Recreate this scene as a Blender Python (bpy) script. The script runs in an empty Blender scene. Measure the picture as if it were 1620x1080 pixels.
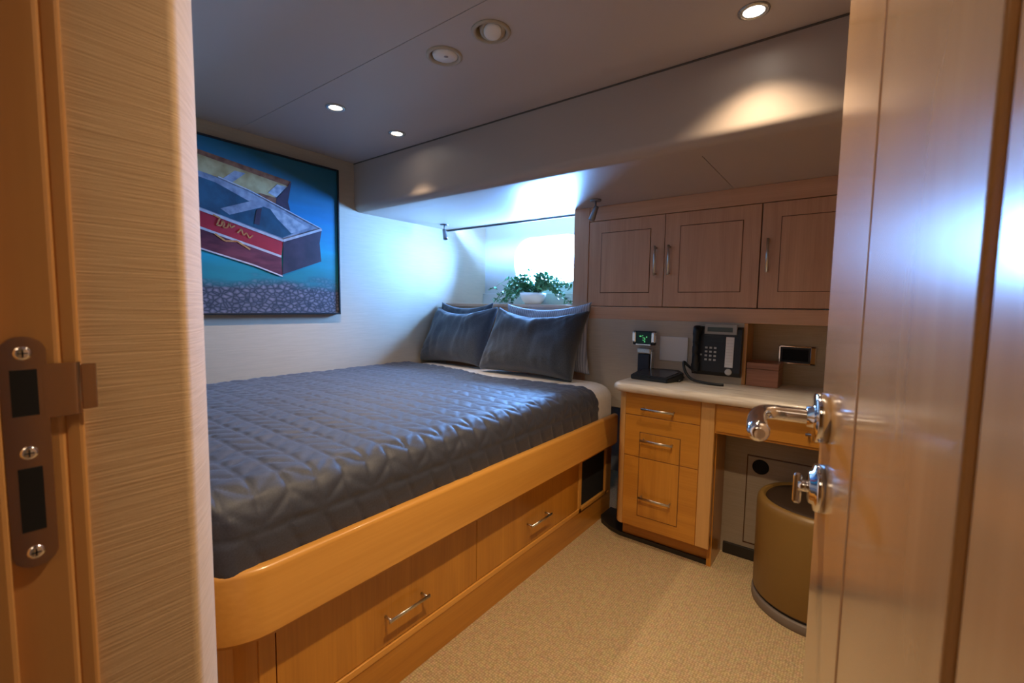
import bpy, bmesh, math, random
from math import pi, sin, cos, tan, radians
from mathutils import Vector, Matrix, noise
random.seed(7)
SC = bpy.context.scene
COL = SC.collection

# ------------------------------------------------------------------ materials
def new_mat(name):
    m = bpy.data.materials.new(name); m.use_nodes = True
    nt = m.node_tree; b = nt.nodes['Principled BSDF']
    return m, nt, b
def N(nt, typ, **kw):
    n = nt.nodes.new(typ)
    for k, v in kw.items(): setattr(n, k, v)
    return n
def setin(b, **kw):
    for k, v in kw.items():
        k = k.replace('_', ' ')
        if isinstance(v, tuple) and len(v) == 3: v = (*v, 1)
        b.inputs[k].default_value = v
def plain(name, col, rough=.5, metal=0, **kw):
    m, nt, b = new_mat(name)
    setin(b, Base_Color=col, Roughness=rough, Metallic=metal, **kw)
    # very slight roughness variation keeps the surface procedural
    n = N(nt, 'ShaderNodeTexNoise'); n.inputs['Scale'].default_value = 35
    mr = N(nt, 'ShaderNodeMapRange'); mr.inputs['To Min'].default_value = max(0, rough - .03); mr.inputs['To Max'].default_value = rough + .03
    nt.links.new(n.outputs['Fac'], mr.inputs['Value']); nt.links.new(mr.outputs['Result'], b.inputs['Roughness'])
    return m
def ramp(nt, stops):
    r = N(nt, 'ShaderNodeValToRGB'); e = r.color_ramp.elements
    e[0].position, e[0].color = stops[0][0], (*stops[0][1], 1)
    e[1].position, e[1].color = stops[-1][0], (*stops[-1][1], 1)
    for p, c in stops[1:-1]:
        x = e.new(p); x.color = (*c, 1)
    return r
def coords(nt, scale, rot=(0, 0, 0), loc=(0, 0, 0)):
    tc = N(nt, 'ShaderNodeTexCoord'); mp = N(nt, 'ShaderNodeMapping')
    mp.inputs['Scale'].default_value = scale; mp.inputs['Rotation'].default_value = rot; mp.inputs['Location'].default_value = loc
    nt.links.new(tc.outputs['Object'], mp.inputs['Vector'])
    return mp.outputs['Vector']
def bump(nt, b, fac, strength=.2, dist=.002):
    bp = N(nt, 'ShaderNodeBump'); bp.inputs['Strength'].default_value = strength; bp.inputs['Distance'].default_value = dist
    nt.links.new(fac, bp.inputs['Height']); nt.links.new(bp.outputs['Normal'], b.inputs['Normal'])
def wood(name, dark, light, axis='x', rough=.3, coat=.4, fine=1.0, contrast=1.0, coat_rough=.12):
    m, nt, b = new_mat(name)
    s = {'x': (1.2, 16, 16), 'y': (16, 1.2, 16), 'z': (16, 16, 1.2)}[axis]
    v = coords(nt, tuple(q * fine for q in s))
    n1 = N(nt, 'ShaderNodeTexNoise'); n1.inputs['Scale'].default_value = 1.2; n1.inputs['Detail'].default_value = 6; n1.inputs['Roughness'].default_value = .55; n1.inputs['Distortion'].default_value = .6
    nt.links.new(v, n1.inputs['Vector'])
    v2 = coords(nt, tuple(q * 5 * fine if q > 2 else q * 1.5 for q in s))
    n2 = N(nt, 'ShaderNodeTexNoise'); n2.inputs['Scale'].default_value = 2; n2.inputs['Detail'].default_value = 3
    nt.links.new(v2, n2.inputs['Vector'])
    mx = N(nt, 'ShaderNodeMix'); mx.data_type = 'FLOAT'; mx.inputs[0].default_value = .35
    nt.links.new(n1.outputs['Fac'], mx.inputs[2]); nt.links.new(n2.outputs['Fac'], mx.inputs[3])
    lo, hi = .5 - .2 * contrast, .5 + .2 * contrast
    r = ramp(nt, [(.3, dark), (.72, light)]); nt.links.new(mx.outputs[0], r.inputs['Fac'])
    nt.links.new(r.outputs['Color'], b.inputs['Base Color'])
    setin(b, Roughness=rough, Coat_Weight=coat, Coat_Roughness=coat_rough)
    bump(nt, b, mx.outputs[0], .05, .001)
    return m
def weave(name, c1, c2, scale=(3, 240, 240), rough=.8, strength=.35, sheen=.0):
    m, nt, b = new_mat(name)
    v = coords(nt, scale); n = N(nt, 'ShaderNodeTexNoise'); n.inputs['Scale'].default_value = 1.; n.inputs['Detail'].default_value = 4
    nt.links.new(v, n.inputs['Vector'])
    r = ramp(nt, [(.33, c1), (.68, c2)]); nt.links.new(n.outputs['Fac'], r.inputs['Fac']); nt.links.new(r.outputs['Color'], b.inputs['Base Color'])
    setin(b, Roughness=rough, Sheen_Weight=sheen); bump(nt, b, n.outputs['Fac'], strength, .0015)
    return m

M = {}
HD, HL = (.42, .165, .018), (.60, .265, .034)          # honey maple
M['wood_x'] = wood('honey_wood_x', HD, HL, 'x')
M['wood_y'] = wood('honey_wood_y', HD, HL, 'y')
M['wood_z'] = wood('honey_wood_z', HD, HL, 'z')
M['rail'] = wood('rail_wood', (.60, .275, .048), (.73, .36, .075), 'y', rough=.32, fine=.7, coat=.3)
M['pale_x'] = wood('pale_wood_x', (.58, .32, .19), (.74, .44, .27), 'x', rough=.42, coat=.15)
M['pale_z'] = wood('pale_wood_z', (.56, .30, .175), (.71, .41, .25), 'z', rough=.42, coat=.15, fine=1.5)
M['door'] = wood('door_wood', (.38, .21, .08), (.50, .295, .125), 'z', rough=.26, coat=1.0, coat_rough=.13, fine=.55)
M['door2'] = wood('door_panel_wood', (.36, .20, .08), (.50, .31, .14), 'z', rough=.26, coat=1.0, coat_rough=.13, fine=.4)
M['jamb'] = wood('jamb_wood', (.40, .19, .06), (.50, .26, .085), 'z', rough=.3, coat=.5, fine=.6)
M['box'] = wood('reddish_wood', (.22, .08, .04), (.50, .23, .14), 'x', rough=.45, coat=.1, fine=1.4)
M['fabric_wall'] = weave('grasscloth', (.50, .345, .20), (.60, .43, .26), (16, 16, 760), .75, .25)
M['wall'] = weave('wall_vinyl', (.52, .44, .33), (.57, .48, .36), (10, 10, 200), .55, .12)
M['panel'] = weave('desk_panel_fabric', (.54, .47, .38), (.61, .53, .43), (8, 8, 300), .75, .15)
M['ceil'] = plain('ceiling_panel', (.60, .53, .50), .5)
M['soffit'] = plain('soffit_panel', (.50, .42, .37), .42)
M['hull'] = plain('hull_liner', (.56, .56, .55), .5)
M['sill'] = M['pale_x']
M['black'] = plain('black_plastic', (.007, .009, .012), .42)
M['void'] = plain('dark_recess', (.004, .004, .005), .9)
M['cove'] = plain('dark_cove_base', (.018, .015, .012), .5)
M['chrome'] = plain('chrome', (.86, .86, .88), .06, 1)
M['steel'] = plain('brushed_steel', (.62, .60, .56), .28, 1)
M['gun'] = plain('gunmetal', (.26, .26, .29), .35, 1)
M['strike'] = plain('polished_strike', (.50, .33, .21), .16, 1)  # brown in the metal colour stands for wood reflected in it
M['groove'] = plain('groove_shadow_gap', (.10, .04, .012), .7)
M['white_pl'] = plain('white_plastic', (.80, .79, .79), .4)
M['ringcream'] = plain('cream_plastic', (.50, .44, .35), .4)
M['jet'] = plain('jet_white', (.92, .92, .94), .45)
M['bowl'] = plain('white_ceramic', (.85, .85, .85), .3)
M['stool'] = plain('olive_gold_leather', (.21, .12, .03), .42)
M['stool_top'] = plain('dark_brown_leather', (.030, .016, .008), .5)
M['plinth'] = plain('stool_plinth', (.16, .13, .11), .5)
M['sheet'] = weave('white_sheet', (.66, .63, .62), (.72, .69, .68), (60, 60, 60), .85, .1, .2)
M['pillow'] = weave('slate_linen', (.034, .043, .06), (.055, .066, .088), (160, 160, 160), .8, .25, .35)
M['stem'] = plain('plant_stem', (.10, .16, .05), .6)

# carpet: tan basket weave
m, nt, b = new_mat('carpet_weave')
v = coords(nt, (1, 1, 1), (0, 0, radians(0)))
w1 = N(nt, 'ShaderNodeTexVoronoi'); w1.inputs['Scale'].default_value = 118; w1.inputs['Randomness'].default_value = .35
nt.links.new(v, w1.inputs['Vector'])
r = ramp(nt, [(.15, (.70, .52, .27)), (.62, (.42, .29, .14))]); nt.links.new(w1.outputs['Distance'], r.inputs['Fac'])
n2 = N(nt, 'ShaderNodeTexNoise'); n2.inputs['Scale'].default_value = 60; nt.links.new(v, n2.inputs['Vector'])
mx = N(nt, 'ShaderNodeMix'); mx.data_type = 'RGBA'; mx.blend_type = 'MULTIPLY'; mx.inputs[0].default_value = .35
nt.links.new(r.outputs['Color'], mx.inputs[6]); nt.links.new(n2.outputs['Color'], mx.inputs[7])
hs = N(nt, 'ShaderNodeHueSaturation'); hs.inputs['Saturation'].default_value = .95; nt.links.new(mx.outputs[2], hs.inputs['Color'])
nt.links.new(hs.outputs['Color'], b.inputs['Base Color']); setin(b, Roughness=.95)
inv = N(nt, 'ShaderNodeMath', operation='SUBTRACT'); inv.inputs[0].default_value = 1; nt.links.new(w1.outputs['Distance'], inv.inputs[1])
bump(nt, b, inv.outputs[0], .6, .003)
M['carpet'] = m

# countertop: pale streaked stone
m, nt, b = new_mat('counter_stone')
v = coords(nt, (3, 30, 30)); n = N(nt, 'ShaderNodeTexNoise'); n.inputs['Scale'].default_value = 2; n.inputs['Detail'].default_value = 6; n.inputs['Distortion'].default_value = 1
nt.links.new(v, n.inputs['Vector']); r = ramp(nt, [(.3, (.50, .44, .37)), (.5, (.72, .66, .57)), (.7, (.80, .75, .67))]); nt.links.new(n.outputs['Fac'], r.inputs['Fac'])
nt.links.new(r.outputs['Color'], b.inputs['Base Color']); setin(b, Roughness=.3, Coat_Weight=.3)
M['counter'] = m

# quilt cloth
m, nt, b = new_mat('quilt_cloth')
v = coords(nt, (1, 1, 1)); n = N(nt, 'ShaderNodeTexNoise'); n.inputs['Scale'].default_value = 260; n.inputs['Detail'].default_value = 3
nt.links.new(v, n.inputs['Vector']); r = ramp(nt, [(.3, (.026, .031, .050)), (.7, (.042, .048, .076))]); nt.links.new(n.outputs['Fac'], r.inputs['Fac'])
nt.links.new(r.outputs['Color'], b.inputs['Base Color']); setin(b, Roughness=.6, Sheen_Weight=.15, Sheen_Roughness=.4, Specular_IOR_Level=.7)
bump(nt, b, n.outputs['Fac'], .25, .0008)
M['quilt'] = m

# striped sham: pale blue-grey with fine stripes
m, nt, b = new_mat('striped_sham')
v = coords(nt, (1, 1, 1)); w = N(nt, 'ShaderNodeTexWave'); w.inputs['Scale'].default_value = 22; w.inputs['Distortion'].default_value = .4; nt.links.new(v, w.inputs['Vector'])
r = ramp(nt, [(.3, (.30, .33, .42)), (.7, (.50, .53, .62))]); nt.links.new(w.outputs['Fac'], r.inputs['Fac']); nt.links.new(r.outputs['Color'], b.inputs['Base Color']); setin(b, Roughness=.8)
M['sham'] = m

# leaves
m, nt, b = new_mat('leaf')
n = N(nt, 'ShaderNodeTexNoise'); n.inputs['Scale'].default_value = 25; r = ramp(nt, [(.3, (.05, .20, .09)), (.7, (.15, .38, .20))])
nt.links.new(n.outputs['Fac'], r.inputs['Fac']); nt.links.new(r.outputs['Color'], b.inputs['Base Color']); setin(b, Roughness=.4)
M['leaf'] = m
def emit(name, col, s):
    m, nt, b = new_mat(name); setin(b, Base_Color=col, Emission_Color=col, Emission_Strength=s); return m
M['lamp'] = emit('lamp_lens', (1, .90, .76), 14)
M['lcd'] = emit('green_display', (.003, .018, .016), .15)
M['lcdtext'] = emit('green_digits', (.10, .55, .18), .5)

# thin window glass
m = bpy.data.materials.new('porthole_glass'); m.use_nodes = True; nt = m.node_tree; nt.nodes.clear()
o = N(nt, 'ShaderNodeOutputMaterial'); t = N(nt, 'ShaderNodeBsdfTransparent'); t.inputs['Color'].default_value = (.93, .96, .97, 1)
g = N(nt, 'ShaderNodeBsdfGlossy'); g.inputs['Roughness'].default_value = .02; f = N(nt, 'ShaderNodeFresnel'); f.inputs['IOR'].default_value = 1.35
mx = N(nt, 'ShaderNodeMixShader'); nt.links.new(f.outputs[0], mx.inputs[0]); nt.links.new(t.outputs[0], mx.inputs[1]); nt.links.new(g.outputs[0], mx.inputs[2]); nt.links.new(mx.outputs[0], o.inputs['Surface'])
M['glass'] = m

# ------------------------------------------------------------------ mesh helpers
def box(bm, x0, y0, z0, x1, y1, z1, bev=0, seg=2, mi=0):
    if x1 < x0: x0, x1 = x1, x0
    if y1 < y0: y0, y1 = y1, y0
    if z1 < z0: z0, z1 = z1, z0
    t = bmesh.new()
    vs = [t.verts.new(p) for p in ((x0, y0, z0), (x1, y0, z0), (x1, y1, z0), (x0, y1, z0), (x0, y0, z1), (x1, y0, z1), (x1, y1, z1), (x0, y1, z1))]
    for q in ((0, 3, 2, 1), (4, 5, 6, 7), (0, 1, 5, 4), (1, 2, 6, 5), (2, 3, 7, 6), (3, 0, 4, 7)): t.faces.new([vs[i] for i in q])
    if bev > 0: bmesh.ops.bevel(t, geom=t.edges[:], offset=bev, segments=seg, profile=.5, affect='EDGES')
    merge(bm, t, mi)
def merge(bm, t, mi=0, mat=None):
    if mat is not None: t.transform(mat)
    mp = {}
    for v in t.verts: mp[v] = bm.verts.new(v.co)
    for f in t.faces:
        try:
            nf = bm.faces.new([mp[v] for v in f.verts]); nf.smooth = f.smooth; nf.material_index = mi or f.material_index
        except ValueError: pass
    t.free()
def cyl(bm, p0, p1, r, seg=20, r2=None, mi=0, caps=True):
    p0, p1 = Vector(p0), Vector(p1); d = p1 - p0; L = d.length
    t = bmesh.new(); bmesh.ops.create_cone(t, cap_ends=caps, segments=seg, radius1=r, radius2=r if r2 is None else r2, depth=L)
    for f in t.faces: f.smooth = len(f.verts) == 4
    merge(bm, t, mi, Matrix.Translation((p0 + p1) / 2) @ d.to_track_quat('Z', 'Y').to_matrix().to_4x4())
def lathe(bm, prof, c, seg=40, mi=0, axis=(0, 0, 1), smooth=True):
    t = bmesh.new(); rings = []
    for r, z in prof:
        if r < 1e-6: rings.append([t.verts.new((0, 0, z))])
        else: rings.append([t.verts.new((r * cos(2 * pi * k / seg), r * sin(2 * pi * k / seg), z)) for k in range(seg)])
    for a, b_ in zip(rings, rings[1:]):
        for k in range(seg):
            k2 = (k + 1) % seg
            if len(a) == 1 and len(b_) == 1: continue
            if len(a) == 1: f = t.faces.new((a[0], b_[k2], b_[k]))
            elif len(b_) == 1: f = t.faces.new((a[k], a[k2], b_[0]))
            else: f = t.faces.new((a[k], a[k2], b_[k2], b_[k]))
            f.smooth = smooth
    bmesh.ops.recalc_face_normals(t, faces=t.faces[:])
    merge(bm, t, mi, Matrix.Translation(c) @ Vector(axis).to_track_quat('Z', 'Y').to_matrix().to_4x4())
def tube(bm, pts, r, seg=12, mi=0, radii=None):
    pts = [Vector(p) for p in pts]; n = len(pts); rings = []
    up = Vector((0, 0, 1))
    for i, p in enumerate(pts):
        d = (pts[min(i + 1, n - 1)] - pts[max(i - 1, 0)]).normalized()
        a = d.cross(up)
        if a.length < .05: a = d.cross(Vector((1, 0, 0)))
        a.normalize()
        if i and a.dot(pa) < 0: a = -a
        pa = a; b_ = d.cross(a).normalized(); rr = radii[i] if radii else r
        rings.append([bm.verts.new(p + rr * (cos(2 * pi * k / seg) * a + sin(2 * pi * k / seg) * b_)) for k in range(seg)])
    for A, B in zip(rings, rings[1:]):
        for k in range(seg):
            f = bm.faces.new((A[k], A[(k + 1) % seg], B[(k + 1) % seg], B[k])); f.smooth = True; f.material_index = mi
    bm.faces.new(rings[0][::-1]).material_index = mi; bm.faces.new(rings[-1]).material_index = mi
def smooth_path(pts, n=8):
    P = [Vector(p) for p in pts]; P = [P[0]] + P + [P[-1]]; out = []
    for i in range(1, len(P) - 2):
        for k in range(n):
            t = k / n; a, b_, c, d = P[i - 1], P[i], P[i + 1], P[i + 2]
            out.append(.5 * ((2 * b_) + (-a + c) * t + (2 * a - 5 * b_ + 4 * c - d) * t * t + (-a + 3 * b_ - 3 * c + d) * t ** 3))
    out.append(P[-2]); return out
def prism(bm, poly, axis, a, b_, mi=0, smooth=False):
    """extrude a 2D outline along an axis ('x': outline is (y,z); 'y': (x,z); 'z': (x,y))"""
    f3 = {'x': lambda q, t: (t, q[0], q[1]), 'y': lambda q, t: (q[0], t, q[1]), 'z': lambda q, t: (q[0], q[1], t)}[axis]
    A = [bm.verts.new(f3(q, a)) for q in poly]; B = [bm.verts.new(f3(q, b_)) for q in poly]; n = len(poly)
    fs = [bm.faces.new(A), bm.faces.new(B[::-1])]
    for k in range(n):
        f = bm.faces.new((A[k], B[k], B[(k + 1) % n], A[(k + 1) % n])); f.smooth = smooth; fs.append(f)
    for f in fs: f.material_index = mi
    bmesh.ops.recalc_face_normals(bm, faces=fs)
def arc(cx, cy, r, a0, a1, n=8):
    return [(cx + r * cos(radians(a0 + (a1 - a0) * k / n)), cy + r * sin(radians(a0 + (a1 - a0) * k / n))) for k in range(n + 1)]

def obj(name, bm, mats, parent=None, local=False, autosmooth=False):
    """ONE mesh object. Shapes are given in room coordinates; under a parent they are moved into its frame."""
    if parent is not None and not local:
        bm.transform(root_mat(parent).inverted())
    me = bpy.data.meshes.new(name); bm.to_mesh(me); bm.free()
    if not isinstance(mats, (list, tuple)): mats = [mats]
    for q in mats: me.materials.append(M[q] if isinstance(q, str) else q)
    o = bpy.data.objects.new(name, me); COL.objects.link(o)
    if parent is not None: o.parent = parent
    if autosmooth:
        for p in me.polygons: p.use_smooth = True
        md = o.modifiers.new('es', 'EDGE_SPLIT'); md.split_angle = radians(35)
    return o
def root_mat(o):
    mt = Matrix.Identity(4)
    while o is not None:
        mt = Matrix.LocRotScale(o.location, o.rotation_euler, o.scale) @ mt; o = o.parent
    return mt
def thing(name, label, cat, loc=(0, 0, 0), rotz=0, group=None):
    o = bpy.data.objects.new(name, None); COL.objects.link(o); o.empty_display_size = .05
    o.location = loc; o.rotation_euler = (0, 0, rotz); o['label'] = label; o['category'] = cat
    if group: o['group'] = group
    return o
def tag(o, label, cat, group=None):
    o['label'] = label; o['category'] = cat
    if group: o['group'] = group
    return o
def struct(name, bm, mats, **kw):
    o = obj(name, bm, mats, **kw); o['kind'] = 'structure'; return o
B = bmesh.new
def bx(*a, **k):
    bm = B(); box(bm, *a, **k); return bm

# ------------------------------------------------------------------ room numbers
XW = -2.55          # picture wall
ZC = 2.04           # ceiling
YF = 1.70           # soffit fascia
ZS = 1.745          # soffit underside
YC = 2.40           # cupboard fronts
YH = 2.97           # hull wall
XR = .62            # right wall
XJ = -.45           # door jamb face

# ------------------------------------------------------------------ shell
struct('floor', bx(-2.75, -1.5, -.06, .8, 3.05, 0), 'carpet')
struct('wall_left', bx(XW - .08, .05, 0, XW, 3.05, 2.2), 'wall')
struct('wall_right', bx(XR, -1.5, 0, XR + .08, 3.05, 2.2), 'wall')
# hull wall with a rounded porthole
def rrect(x0, z0, x1, z1, r, n=10):
    return arc(x1 - r, z1 - r, r, 0, 90, n) + arc(x0 + r, z1 - r, r, 90, 180, n) + arc(x0 + r, z0 + r, r, 180, 270, n) + arc(x1 - r, z0 + r, r, 270, 360, n)
PX0, PX1, PZ0, PZ1, PR = -2.236, -1.58, 1.345, 1.712, .16
def ring_loops(bm, loops, close=True, smooth=False, mi=0):
    rows = [[bm.verts.new(p) for p in L] for L in loops]
    for a, b_ in zip(rows, rows[1:]):
        n = len(a)
        for k in range(n):
            f = bm.faces.new((a[k], a[(k + 1) % n], b_[(k + 1) % n], b_[k])); f.smooth = smooth; f.material_index = mi
    bmesh.ops.recalc_face_normals(bm, faces=bm.faces[:])
    return rows
inner = rrect(PX0, PZ0, PX1, PZ1, PR)
def outer_for(pts, x0, z0, x1, z1):
    cx, cz = (PX0 + PX1) / 2, (PZ0 + PZ1) / 2; out = []
    hw, hh = (PX1 - PX0) / 2, (PZ1 - PZ0) / 2
    for i, (x, z) in enumerate(pts):
        n = len(pts) // 4; q = i // n; k = (i % n) / (n - 1)
        # walk along the outer rectangle, quarter by quarter
        cs = [((x1, cz), (x1, z1), (cx, z1)), ((cx, z1), (x0, z1), (x0, cz)), ((x0, cz), (x0, z0), (cx, z0)), ((cx, z0), (x1, z0), (x1, cz))][q]
        if k < .5: a, b_, t = cs[0], cs[1], k * 2
        else: a, b_, t = cs[1], cs[2], k * 2 - 1
        out.append((a[0] + (b_[0] - a[0]) * t, a[1] + (b_[1] - a[1]) * t))
    return out
outer = outer_for(inner, -2.63, 0, .7, 2.2)
bm = B(); ring_loops(bm, [[(x, YH, z) for x, z in outer], [(x, YH, z) for x, z in inner], [(x, YH + .07, z) for x, z in inner], [(x, YH + .07, z) for x, z in outer]])
struct('wall_hull', bm, 'hull')
bm = B()
big = rrect(PX0 - .022, PZ0 - .022, PX1 + .022, PZ1 + .022, PR + .02); sm = rrect(PX0 + .004, PZ0 + .004, PX1 - .004, PZ1 - .004, PR)
ring_loops(bm, [[(x, YH + .03, z) for x, z in sm], [(x, YH - .008, z) for x, z in sm], [(x, YH - .008, z) for x, z in big], [(x, YH + .001, z) for x, z in big]], smooth=False)
w = struct('window_1', bm, 'hull')
bm = B(); gl = [bm.verts.new((x, YH + .045, z)) for x, z in rrect(PX0, PZ0, PX1, PZ1, PR)]; bm.faces.new(gl)
for v in [bm.verts.new((x, YH + .051, z)) for x, z in rrect(PX0, PZ0, PX1, PZ1, PR)]: pass
bm.verts.ensure_lookup_table(); bm.faces.new([bm.verts[i] for i in range(len(gl), 2 * len(gl))][::-1])
obj('pane', bm, 'glass', w)
struct('trim_1', bx(XW, YH - .03, 1.18, -1.2, YH, 1.268, bev=.004), 'hull')     # ledge under the porthole

# ceiling with holes for the recessed fittings
DL = [(-1.90, 1.177), (-1.921, 1.533), (-.287, 1.527), (-.30, .72)]
VT = [(-.977, 1.154), (-1.201, 1.166)]
bm = B(); box(bm, -2.65, -1.5, ZC, .75, 1.0305, ZC + .1); box(bm, -2.65, 1.0335, ZC, .75, YF + .1, ZC + .1); box(bm, -2.65, 1.02, ZC + .02, .75, 1.05, ZC + .1)
ceil = struct('ceiling', bm, 'ceil')
bm = B()
for x, y in DL: cyl(bm, (x, y, ZC - .05), (x, y, ZC + .06), .031, 32)
for x, y in VT: cyl(bm, (x, y, ZC - .05), (x, y, ZC + .07), .0495, 40)
cut = obj('cutter', bm, 'ceil')
md = ceil.modifiers.new('holes', 'BOOLEAN'); md.object = cut; md.operation = 'DIFFERENCE'; md.solver = 'EXACT'
bpy.context.view_layer.update()
dg = bpy.context.evaluated_depsgraph_get()
me = bpy.data.meshes.new_from_object(ceil.evaluated_get(dg)); ceil.modifiers.clear(); ceil.data = me
bpy.data.objects.remove(cut, do_unlink=True)

# dropped soffit along the hull side: fascia, rounded lower edge, underside with one seam
prof = [(YF, ZC + .02), (YF, ZS + .045)] + arc(YF + .045, ZS + .045, .045, 180, 270, 8)[1:] + [(1.83, ZS), (1.83, ZC + .02)]
bm = B(); prism(bm, prof, 'x', XW, XR + .02)
for f in bm.faces:
    if len(f.verts) == 4: f.smooth = True
box(bm, XW, 1.8285, ZS, -.4965, 2.535, ZS + .05); box(bm, -.4935, 1.8285, ZS, XR + .02, 2.535, ZS + .05); box(bm, -.6, 1.85, ZS + .02, -.4, 2.5, ZS + .06)
struct('ceiling_soffit', bm, 'soffit', autosmooth=True)
struct('trim_2', bx(XW, YF - .004, ZC - .006, XR, YF + .01, ZC, bev=.001), plain('soffit_joint', (.12, .10, .08), .6))
# raised ceiling of the window recess and its inner side
struct('ceiling_recess', bx(XW, 2.4, 1.93, XR, YH + .02, 1.97), 'hull')
struct('wall_recess', bx(-.90, YC + .03, .6, -.87, YH, 1.95), 'wood_z')  # unseen side, set back in darker wood to cut bounce onto the hull wall
# thin dark curtain track on the recess edge
bm = B(); box(bm, XW, 2.516, ZS - .011, -1.37, 2.524, ZS - .0005, bev=.002)
tag(obj('curtain_track', bm, plain('track_grey', (.10, .11, .13), .4)), 'thin dark curtain track along the edge of the window recess', 'curtain track')

# entry bulkhead: grasscloth wall with a rounded corner, then wood jamb
R_ = .042
poly = [(-.461, .072)] + arc(-.474, .1347, .012, 0, 55, 8) + arc(-.6105, -.0603, .25, 55, 90, 10)[1:] + [(XW, .1897), (XW, -.05), (-.461, -.05)]
bm = B(); prism(bm, poly, 'z', 0, 2.2)
for f in bm.faces:
    if abs(f.normal.z) < .5 and f.calc_area() < .06: f.smooth = True
struct('wall_front', bm, 'fabric_wall', autosmooth=True)
bm = B()
box(bm, -.475, -.05, 0, XJ, .0605, 2.06, bev=.004, seg=3)
jl = struct('door_frame', bm, 'jamb')
bm = B(); box(bm, -.475, .058, 0, XJ - .004, .0715, 2.06, bev=.0035, seg=3)
obj('edge_bead', bm, 'jamb', jl)
bm = B(); box(bm, XJ - .002, -.05, 0, XJ + .010, .0290, 2.06, bev=.003, seg=2)
obj('door_stop', bm, 'jamb', jl)
# head of the doorway and hinge side
struct('trim_3', bx(-.475, -.05, 1.985, .12, .0715, 2.2, bev=.003), 'jamb')
struct('trim_4', bx(.112, -.05, 0, .15, .0715, 2.0, bev=.003), 'jamb')
struct('wall_front_right', bx(.15, -.05, 0, XR, .0715, 2.2), 'wall')
struct('wall_front_top', bx(-.475, -.045, 2.0, XR, .07, 2.2), 'fabric_wall')
# passage behind the camera
struct('wall_back', bx(-2.75, -1.5, 0, .8, -1.42, 2.2), wood('passage_wood', (.36, .17, .05), (.5, .26, .08), 'z', rough=.35))
struct('wall_passage_left', bx(-1.5, -1.42, 0, -1.42, -.05, 2.2), 'wall')

# ------------------------------------------------------------------ strike plate on the jamb
sp = thing('strike_plate', 'polished metal strike plate with two dark bolt holes on the left door jamb', 'strike plate', (XJ, .0412, 1.063))
def plate_outline(y0, y1, z0, z1):
    r = (y1 - y0) / 2 - .0005
    return arc(y1 - r, z1 - r, r, 0, 90, 8) + arc(y0 + r, z1 - r, r, 90, 180, 8) + arc(y0 + r, z0 + r, r, 180, 270, 8) + arc(y1 - r, z0 + r, r, 270, 360, 8)
bm = B(); prism(bm, plate_outline(.0300, .0525, .982, 1.144), 'x', XJ - .0005, XJ + .0018)
obj('plate', bm, 'strike', sp)
# lip tab: bends over the bead
bm = B(); tab = [(XJ + .0021, .050), (XJ + .0021, .066)]
tab += [(XJ + .0021 - .0045 * (1 - cos(radians(a))), .066 + .0045 * sin(radians(a))) for a in (18, 36, 54, 72, 90)]
for (xa, ya), (xb, yb) in zip(tab, tab[1:]):
    vs = [bm.verts.new(q) for q in ((xa, ya, 1.0865), (xb, yb, 1.0865), (xb, yb, 1.1245), (xa, ya, 1.1245))]; bm.faces.new(vs)
bmesh.ops.remove_doubles(bm, verts=bm.verts[:], dist=1e-5)
o = obj('lip_tab', bm, 'strike', sp); md = o.modifiers.new('s', 'SOLIDIFY'); md.thickness = .0015
bm = B(); box(bm, XJ - .0040, .0700, 1.0885, XJ - .0022, .0790, 1.1225, bev=.0008); obj('tab_end', bm, 'strike', sp)
for (y0, y1, z0, z1) in ((.0345, .0475, 1.0895, 1.1215), (.0352, .0472, 1.008, 1.053)):
    o = obj('bolt_hole', bx(XJ + .0012, y0, z0, XJ + .0022, y1, z1), 'void', sp)
for z in (1.1327, 1.0635, .9925):
    bm = B(); lathe(bm, [(0, .0012), (.0028, .0016), (.0040, .0008), (.0046, 0)], (XJ + .0018, .0412, z), 20, axis=(1, 0, 0))
    s = obj('screw', bm, 'chrome', sp)
    bm = B(); box(bm, XJ + .0028, .0386, z - .0004, XJ + .00355, .0438, z + .0004); box(bm, XJ + .0028, .0408, z - .0026, XJ + .00355, .0416, z + .0026)
    obj('cross_slot', bm, 'void', s)

# ------------------------------------------------------------------ door (opened into the cabin)
Ef = Vector((-.0225, .601, 0)); hd = radians(10); LD = .52
dirh = Vector((sin(hd), -cos(hd), 0))                 # from free edge towards the hinge
door = bpy.data.objects.new('door_1', None); COL.objects.link(door); door['kind'] = 'structure'
door.location = Ef; door.rotation_euler = (0, 0, math.atan2(dirh.y, dirh.x))
# local: +x to the hinge, -y = face seen from the doorway (towards the bed), z up
nrm = Matrix.Rotation(door.rotation_euler.z, 4, 'Z') @ Vector((0, -1, 0))
sgn = 1 if nrm.x > 0 else -1                          # visible face is at y = 0, leaf extends to y = sgn*(-.036)... resolved below
FY = -1 if nrm.x < 0 else 1                           # direction (local y) the visible face looks to
def dbx(x0, x1, z0, z1, d0, d1, bev=0, seg=2):        # d = distance out of the face (negative = inside the leaf)
    return bx(x0, FY * d0, z0, x1, FY * d1, z1, bev=bev, seg=seg)
ZD0, ZD1 = .008, 1.975
obj('leaf_core', dbx(.001, LD, ZD0, ZD1, -.036, -.006), 'door', door, local=True)
obj('stile', dbx(0, .159, ZD0, ZD1, -.006, 0, bev=.0018, seg=3), 'door', door, local=True)
obj('stile', dbx(.363, LD, ZD0, ZD1, -.006, 0, bev=.0018, seg=3), 'door', door, local=True)
obj('rail', dbx(.159, .363, ZD0, .16, -.006, -.0002, bev=.0015), 'door', door, local=True)
obj('rail', dbx(.159, .363, 1.83, ZD1, -.006, -.0002, bev=.0015), 'door', door, local=True)
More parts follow.
